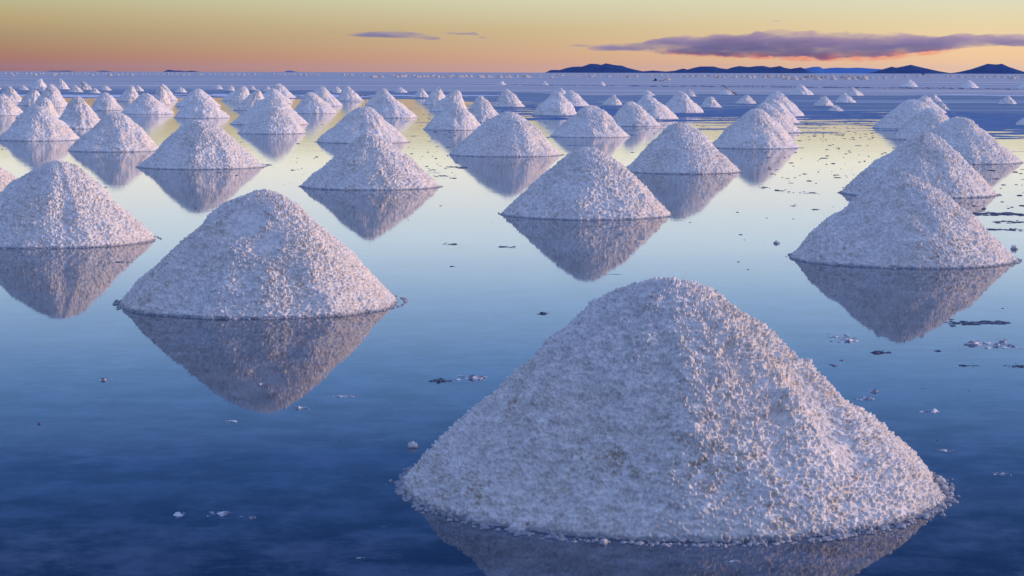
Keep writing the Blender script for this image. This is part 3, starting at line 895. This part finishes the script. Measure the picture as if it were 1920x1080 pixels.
# loose crystals around the feet and drifting flecks: uncountable
def scatter(name, items, mat, label, cat):
    lib = [blob(1, .9, 900 + k, 10, 4, rough=.35) for k in range(8)]
    Vs, Fs, k = [], [], 0
    for (x, y, r, h, asp, a) in items:
        v, fc = lib[int(a * 1000) % 8]
        ca, sa = math.cos(a), math.sin(a)
        w_ = v.copy(); w_[:, 2] += .003
        w2 = np.stack([w_[:, 0] * r, w_[:, 1] * r * asp, w_[:, 2] * h - .0012], 1)
        w2[:, :2] = w2[:, :2] @ np.array([[ca, sa], [-sa, ca]])
        w2[:, 0] += x; w2[:, 1] += y
        Vs.append(w2); Fs.append(fc + k); k += len(v)
    o = obj(name, mesh_np(name, np.concatenate(Vs), np.concatenate(Fs), mat))
    return tag(o, label, cat, kind='stuff')


rg = random.Random(77)
it = []
for i, (cx, cy, R, H) in enumerate(PILE_POS[:14]):
    n = [800, 240, 120, 140, 60, 160, 160, 140, 120, 120, 100, 100, 80, 80][i]
    for _ in range(n):
        a = rg.uniform(0, 2 * math.pi)
        q = abs(rg.gauss(0, .012 if i else .024))
        rr = R * (1.0 + q) + .01
        r = rg.uniform(.006, .017) * (1.5 if rg.random() < .08 else 1) * (1 if q < .06 else .7)
        it.append((cx + math.cos(a) * rr, cy + math.sin(a) * rr, r, r * rg.uniform(.6, 1.0), rg.uniform(.6, 1), rg.uniform(0, 6)))
scatter('loose_salt', it, M_SALT, 'loose salt crystals along the foot of the near piles', 'loose salt')

it = []
def fleck_zone(x0, x1, y0, y1, n, s=1.0):
    for _ in range(n):
        x, y = rg.uniform(x0, x1), rg.uniform(y0, y1)
        g = ground(x, y); D = math.hypot(g.x, g.y)
        if any((g.x - p[0]) ** 2 + (g.y - p[1]) ** 2 < (p[2] * 1.05) ** 2 for p in PILE_POS): continue
        wpx = min(22, rg.expovariate(1 / 3.6) + 1.5) * s
        r = wpx / 2 / F * D
        it.append((g.x, g.y, r, min(rg.uniform(.006, .016), r * .35), rg.uniform(.35, 1.0), rg.gauss(0, .2) % 6.28))
fleck_zone(1420, 1720, 208, 262, 260)
fleck_zone(1390, 1690, 245, 345, 170)
fleck_zone(760, 860, 196, 345, 120, .9)
fleck_zone(400, 660, 215, 330, 60, .8)
fleck_zone(1280, 1400, 210, 262, 60, .9)
fleck_zone(1800, 1920, 300, 440, 60)
fleck_zone(0, 1920, 215, 420, 90, .7)
fleck_zone(1340, 1900, 330, 520, 40, .7)
fleck_zone(0, 1920, 420, 1080, 50, .55)
fleck_zone(1560, 1920, 560, 900, 50, .7)
fleck_zone(960, 1030, 225, 262, 20, .8)
scatter('crust_flecks', it, M_DCRUST, 'small dark flecks of crust drifting on the water', 'crust flecks')

# rubble line on the flat at right
it = []
for _ in range(420):
    x = rg.uniform(1180, 1990)
    y = np.interp(x, [1180, 1440, 1680, 1920], [160.5, 162.5, 166.5, 170.0]) + rg.gauss(0, .35)
    g = ground(x, y)
    r = rg.uniform(.10, .45)
    it.append((g.x, g.y, r, r * .35, rg.uniform(.5, 1), rg.uniform(0, 6)))
for _ in range(200):
    x = rg.uniform(940, 1300)
    g = ground(x, np.interp(x, [940, 1300], [157.8, 161.2]) + rg.gauss(0, .25))
    r = rg.uniform(.08, .3)
    it.append((g.x, g.y, r, r * .35, rg.uniform(.5, 1), rg.uniform(0, 6)))
scatter('rubble_ridge', it, simple_mat('blue_grey_rubble', (.10, .13, .22), (.30, .34, .45), .5), 'low line of salt rubble crossing the flat', 'rubble')

# dark bundles on the flat
for (x, y, wm, hm, lab, s_) in ((1229, 150.6, .42, .55, 'dark bundle lying on the flat, largest of three', 21), (1237.5, 151, .22, .18, 'small dark bundle in the middle of three on the flat', 22),
                                (1242.5, 151, .22, .18, 'small dark bundle at the right end of three on the flat', 23), (1225.5, 150.6, .24, .16, 'flat dark sack touching the largest dark bundle', 24)):
    g = ground(x, y)
    v, fc = blob(wm, hm, s_, 24, 10, rough=.3)
    tag(obj('bundle', mesh_np('bundle', v, fc, M_CLOTH), (g.x, g.y, 0)), lab, 'bundle', 'dark bundles on the flat')

# a far car
g = ground(1731.3, 142.0)
root = bpy.data.objects.new('car', None); C.objects.link(root); root.location = (g.x, g.y, 0); root.rotation_euler = (0, 0, .5)
tag(root, 'tiny dark car far off on the flat below the third dark hill', 'car')


def extrude_profile(prof, w_):
    n = len(prof)
    V = [(x, -w_, z) for x, z in prof] + [(x, w_, z) for x, z in prof]
    return V, [(i, (i + 1) % n, (i + 1) % n + n, i + n) for i in range(n)], n


import bmesh
def prism(name, prof, w_, mat, parent, loc=(0, 0, 0), bev=.05):
    bm = bmesh.new()
    V, Fc, n = extrude_profile(prof, w_)
    vs = [bm.verts.new(v) for v in V]
    for f in Fc: bm.faces.new([vs[i] for i in f])
    bm.faces.new(vs[:n][::-1]); bm.faces.new(vs[n:])
    bmesh.ops.recalc_face_normals(bm, faces=bm.faces)
    if bev: bmesh.ops.bevel(bm, geom=bm.edges[:], offset=bev, segments=2, affect='EDGES')
    me = bpy.data.meshes.new(name); bm.to_mesh(me); bm.free(); me.materials.append(mat)
    return obj(name, me, loc, parent)


prism('body', [(-2.2, .4), (2.2, .4), (2.25, .9), (1.1, 1.05), (-2.2, 1.05)], .9, M_CAR, root)
prism('cabin', [(-2.1, 1.06), (1.05, 1.06), (.5, 1.75), (-1.95, 1.75)], .8, M_GLASS, root)
for sx_ in (-1.35, 1.4):
    for sy_ in (-.92, .92):
        prism('wheel', [(.38 * math.cos(k * math.pi / 8), .38 * math.sin(k * math.pi / 8)) for k in range(16)], .11, M_TYRE, root, (sx_, sy_, .38), .02)

# ------------------------------------------------------------------ hills and islands
def hill(name, pts, dist, mat, depth, seed):
    xs = np.linspace(pts[0][0], pts[-1][0], 160)
    hs = np.interp(xs, [p[0] for p in pts], [p[1] for p in pts])
    hh = np.array([(hor(x) - y) for x, y in zip(xs, hs)]) * dist / F
    hh = np.maximum(hh, 0) + CAM_H
    rows = 17
    V, Fc = [], []
    for j in range(rows):
        f = j / (rows - 1) * 2 - 1
        for i, x in enumerate(xs):
            wx = (x - 960) / F * dist
            k = (1 - abs(f)) ** 1.2
            nz = vnoise(np.array([[wx * .0035, f * 3, seed]]), 2)[0]
            hz = hh[i] * k * (1 + .35 * nz * (1 - k))
            V.append((wx * (1 + f * depth / dist), dist + f * depth * min(1, (hh[i] + 8) / 60), hz - 6 * (1 - k)))
    n = len(xs)
    for j in range(rows - 1):
        for i in range(n - 1):
            a = j * n + i
            Fc.append((a, a + 1, a + 1 + n, a + n))
    return tag(obj(name, mesh_np(name, V, Fc, mat)), kind='structure')


hill('hill', [(1020,134.5),(1024,133),(1031,129.5),(1040,129.2),(1048,129.6),(1060,126),(1072,123.5),(1090,123.2),(1098,120.5),(1105,118),(1118,118.6),(1125,120.4),(1134,117.3),(1150,120.5),(1165,122),(1175,126),(1190,129.5),(1203,132.3),(1222,130.8),(1232,131.6),(1245,132.8),(1255,134)], 24000, M_HILL, 1200, 1)
hill('hill', [(1232,134),(1245,132.8),(1262,131.5),(1272,128.8),(1279,127.3),(1286,129.5),(1300,125.5),(1310,123.7),(1335,123.8),(1347,127),(1360,128.7),(1370,125.5),(1383,123.1),(1400,125.2),(1415,123.4),(1428,123.1),(1440,126),(1450,125),(1458,123.3),(1466,126.5),(1478,128.8),(1490,127),(1497,126),(1505,129),(1515,134.5),(1522,137)], 24500, M_HILL, 1200, 2)
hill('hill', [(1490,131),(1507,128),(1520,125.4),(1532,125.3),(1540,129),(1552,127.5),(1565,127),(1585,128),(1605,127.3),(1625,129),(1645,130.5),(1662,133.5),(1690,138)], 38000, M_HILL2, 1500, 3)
hill('hill', [(1628,138.2),(1645,132),(1655,129.5),(1667,126),(1675,128),(1690,125.4),(1702,122.8),(1715,126),(1735,130.5),(1755,135),(1780,139.2)], 23000, M_HILL, 1200, 4)
hill('hill', [(1772,139.2),(1782,138),(1795,136),(1815,131.5),(1832,126),(1845,121.6),(1862,123),(1872,121.6),(1885,127.5),(1900,132.5),(1918,138),(1928,140.5)], 22000, M_HILL, 1200, 5)
hill('island', [(90,136),(97,135),(115,134.6),(132,134.0),(142,135.9)], 26000, M_HILL, 500, 6)
hill('island', [(183,135.6),(192,134.2),(198,133.6),(206,134.4),(214,135.6)], 26000, M_HILL, 400, 7)
hill('island', [(311,134.9),(314,132.6),(318,131.2),(330,132.6),(340,132.6),(350,133.8),(362,132.6),(372,134),(377,134.9)], 24000, M_HILL, 500, 8)
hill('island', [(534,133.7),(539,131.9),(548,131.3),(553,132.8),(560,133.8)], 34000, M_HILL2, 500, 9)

# ------------------------------------------------------------------ clouds: real volumes over the far plain
def cloud_mat(name, dens, scol, warm_edge):
    m = bpy.data.materials.new(name); m.use_nodes = True
    t = m.node_tree; t.nodes.clear()
    g = N(t, 'ShaderNodeNewGeometry').outputs['Position']
    n1 = noise(t, scaled(t, g, (.0012, .0012, .006)), 1, 5, .6)
    n2 = noise(t, scaled(t, g, (.006, .006, .02)), 1, 3, .6)
    d = math_n(t, 'MULTIPLY', mapr(t, n1, .38, .56, .12, 1.0), mapr(t, n2, .3, .6, .5, 1.0))
    d = math_n(t, 'MULTIPLY', d, dens)
    v = N(t, 'ShaderNodeVolumePrincipled', inp={'Color': tuple(scol) + (1,), 'Density': d, 'Anisotropy': .2})
    N(t, 'ShaderNodeOutputMaterial', inp={'Volume': v.outputs[0]})
    return m


M_CLOUD = cloud_mat('dusk_cloud', .0028, (.66, .52, .64), 0)
M_CLOUD_S = cloud_mat('small_dusk_cloud', .004, (.52, .48, .60), 0)
CD = 30000.0


def cloud(top, bot, label, mat, depth, seed, name='cloud', amp=1.0):
    x0, x1 = top[0][0], top[-1][0]
    n = max(24, int((x1 - x0) / 3)); m_ = 20
    V, Fc = [], []
    for i in range(n + 1):
        x = x0 + (x1 - x0) * i / n
        yt = np.interp(x, [p[0] for p in top], [p[1] for p in top]); yb = np.interp(x, [p[0] for p in bot], [p[1] for p in bot])
        zt = (hor(x) - yt) * CD / F; zb = (hor(x) - yb) * CD / F
        e = max(.02, math.sin(math.pi * i / n)) ** .35
        mid, hf = (zt + zb) / 2, max((zt - zb) / 2, 3)
        wx = (x - 960) / F * CD
        for j in range(m_):
            a = 2 * math.pi * j / m_
            q = vnoise(np.array([[wx * .005, math.cos(a) * 2 + seed, math.sin(a) * 2]]), 3)[0] * .6 + vnoise(np.array([[wx * .02, math.cos(a) * 4 + seed, math.sin(a) * 4]]), 4)[0] * .3
            k = 1 + .35 * amp * q
            V.append((wx, CD + math.cos(a) * depth * e * k, mid + math.sin(a) * hf * k))
    for i in range(n):
        for j in range(m_):
            a = i * m_ + j; b_ = i * m_ + (j + 1) % m_
            Fc.append((a, b_, b_ + m_, a + m_))
    for base in (0, n * m_):
        V.append(tuple(np.mean(V[base:base + m_], axis=0))); ci = len(V) - 1
        for j in range(0, m_, 2):
            q4 = (ci, base + j, base + j + 1, base + (j + 2) % m_)
            Fc.append(q4 if base else q4[::-1])
    me = mesh_np(name, V, Fc, mat)
    o = obj(name, me)
    return tag(o, label, 'cloud')


cloud([(1100,89),(1106,84),(1140,81),(1200,79),(1215,74),(1250,70),(1300,67),(1370,65),(1430,60),(1470,58),(1540,61),(1600,61),(1660,64),(1720,68),(1760,71),(1790,66),(1830,68),(1880,66),(1920,69),(2060,73)],
      [(1100,90),(1106,94),(1150,94),(1200,94),(1230,98),(1280,101),(1360,105),(1450,108),(1540,109),(1600,108),(1660,106),(1720,98),(1780,94),(1830,89),(1880,87),(1920,91),(2060,88)],
      'long purple cloud bank with pink underside above the right hills', M_CLOUD, 900, 1)
cloud([(650,65),(665,61),(700,58),(725,56),(750,57),(790,61),(826,69)], [(650,66),(680,68),(720,69),(780,71),(805,74),(826,73)], 'small flat grey cloud above the middle of the horizon', M_CLOUD_S, 350, 2)
cloud([(613,60),(625,57.5),(640,58.5)], [(613,61),(625,60.5),(640,60.5)], 'tiny cloud wisp left of the small flat grey cloud', M_CLOUD_S, 120, 3)
cloud([(830,62),(845,59),(860,61),(880,60),(890,58.5),(899,64)], [(830,63),(845,62.5),(860,64),(880,64),(892,66),(899,66)], 'ragged tiny cloud right of the small flat grey cloud', M_CLOUD_S, 150, 4)
cloud([(896,70),(904,66),(914,69.5)], [(896,71),(904,71),(914,70.5)], 'tiny cloud fleck, lowest right of the small clouds', M_CLOUD_S, 90, 5)
cloud([(1066,83),(1080,82),(1104,82)], [(1066,84),(1085,86),(1104,88)], 'faint cloud wisp at the left tip of the long purple cloud bank', M_CLOUD_S, 120, 6)

cloud([(1443,39.5),(1451,38.5),(1460,39.5)], [(1443,40.3),(1451,40.6),(1460,40.3)], 'hair-thin cloud streak high above the long purple cloud bank', M_CLOUD_S, 80, 12)
M_PINK_UNDERGLOW = bpy.data.materials.new('painted_pink_underglow'); M_PINK_UNDERGLOW.use_nodes = True  # added volume tints the sky pink, painting a sunset-lit underside on the cloud
t = M_PINK_UNDERGLOW.node_tree; t.nodes.clear()
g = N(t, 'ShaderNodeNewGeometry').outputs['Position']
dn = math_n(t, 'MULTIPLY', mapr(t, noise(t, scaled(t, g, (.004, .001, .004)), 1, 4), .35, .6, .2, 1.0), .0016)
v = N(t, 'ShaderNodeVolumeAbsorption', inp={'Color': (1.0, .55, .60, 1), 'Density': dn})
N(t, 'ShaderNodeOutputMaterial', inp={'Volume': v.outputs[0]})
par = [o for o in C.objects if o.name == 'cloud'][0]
glow_tint = cloud([(1225,92),(1300,94),(1400,99),(1500,99),(1600,98),(1660,97),(1730,92),(1790,88)], [(1225,99),(1300,105),(1400,109),(1500,115),(1600,118),(1660,115),(1730,106),(1790,97)], None, M_PINK_UNDERGLOW, 500, 9, 'underglow_tint', 1.4)  # made-up shape carrying the painted pink underglow
del glow_tint['category']
glow_tint.parent = par

# ------------------------------------------------------------------ haze: thin even air round the whole plain
m = bpy.data.materials.new('haze_air'); m.use_nodes = True
t = m.node_tree; t.nodes.clear()
v = N(t, 'ShaderNodeVolumePrincipled', inp={'Color': (.30, .52, 1.0, 1), 'Density': 0.5e-5})
N(t, 'ShaderNodeOutputMaterial', inp={'Volume': v.outputs[0]})
B = 46000.0
V = [(x, y, z) for z in (-1.1, 150.0) for y in (-B, B) for x in (-B, B)]
tag(obj('haze', mesh_np('haze', V, [(0, 2, 3, 1), (4, 5, 7, 6), (0, 1, 5, 4), (2, 6, 7, 3), (0, 4, 6, 2), (1, 3, 7, 5)], m, False)), kind='stuff')

sc.cycles.volume_bounces = 1
sc.cycles.max_bounces = 8
sc.cycles.diffuse_bounces = 3
sc.cycles.glossy_bounces = 4
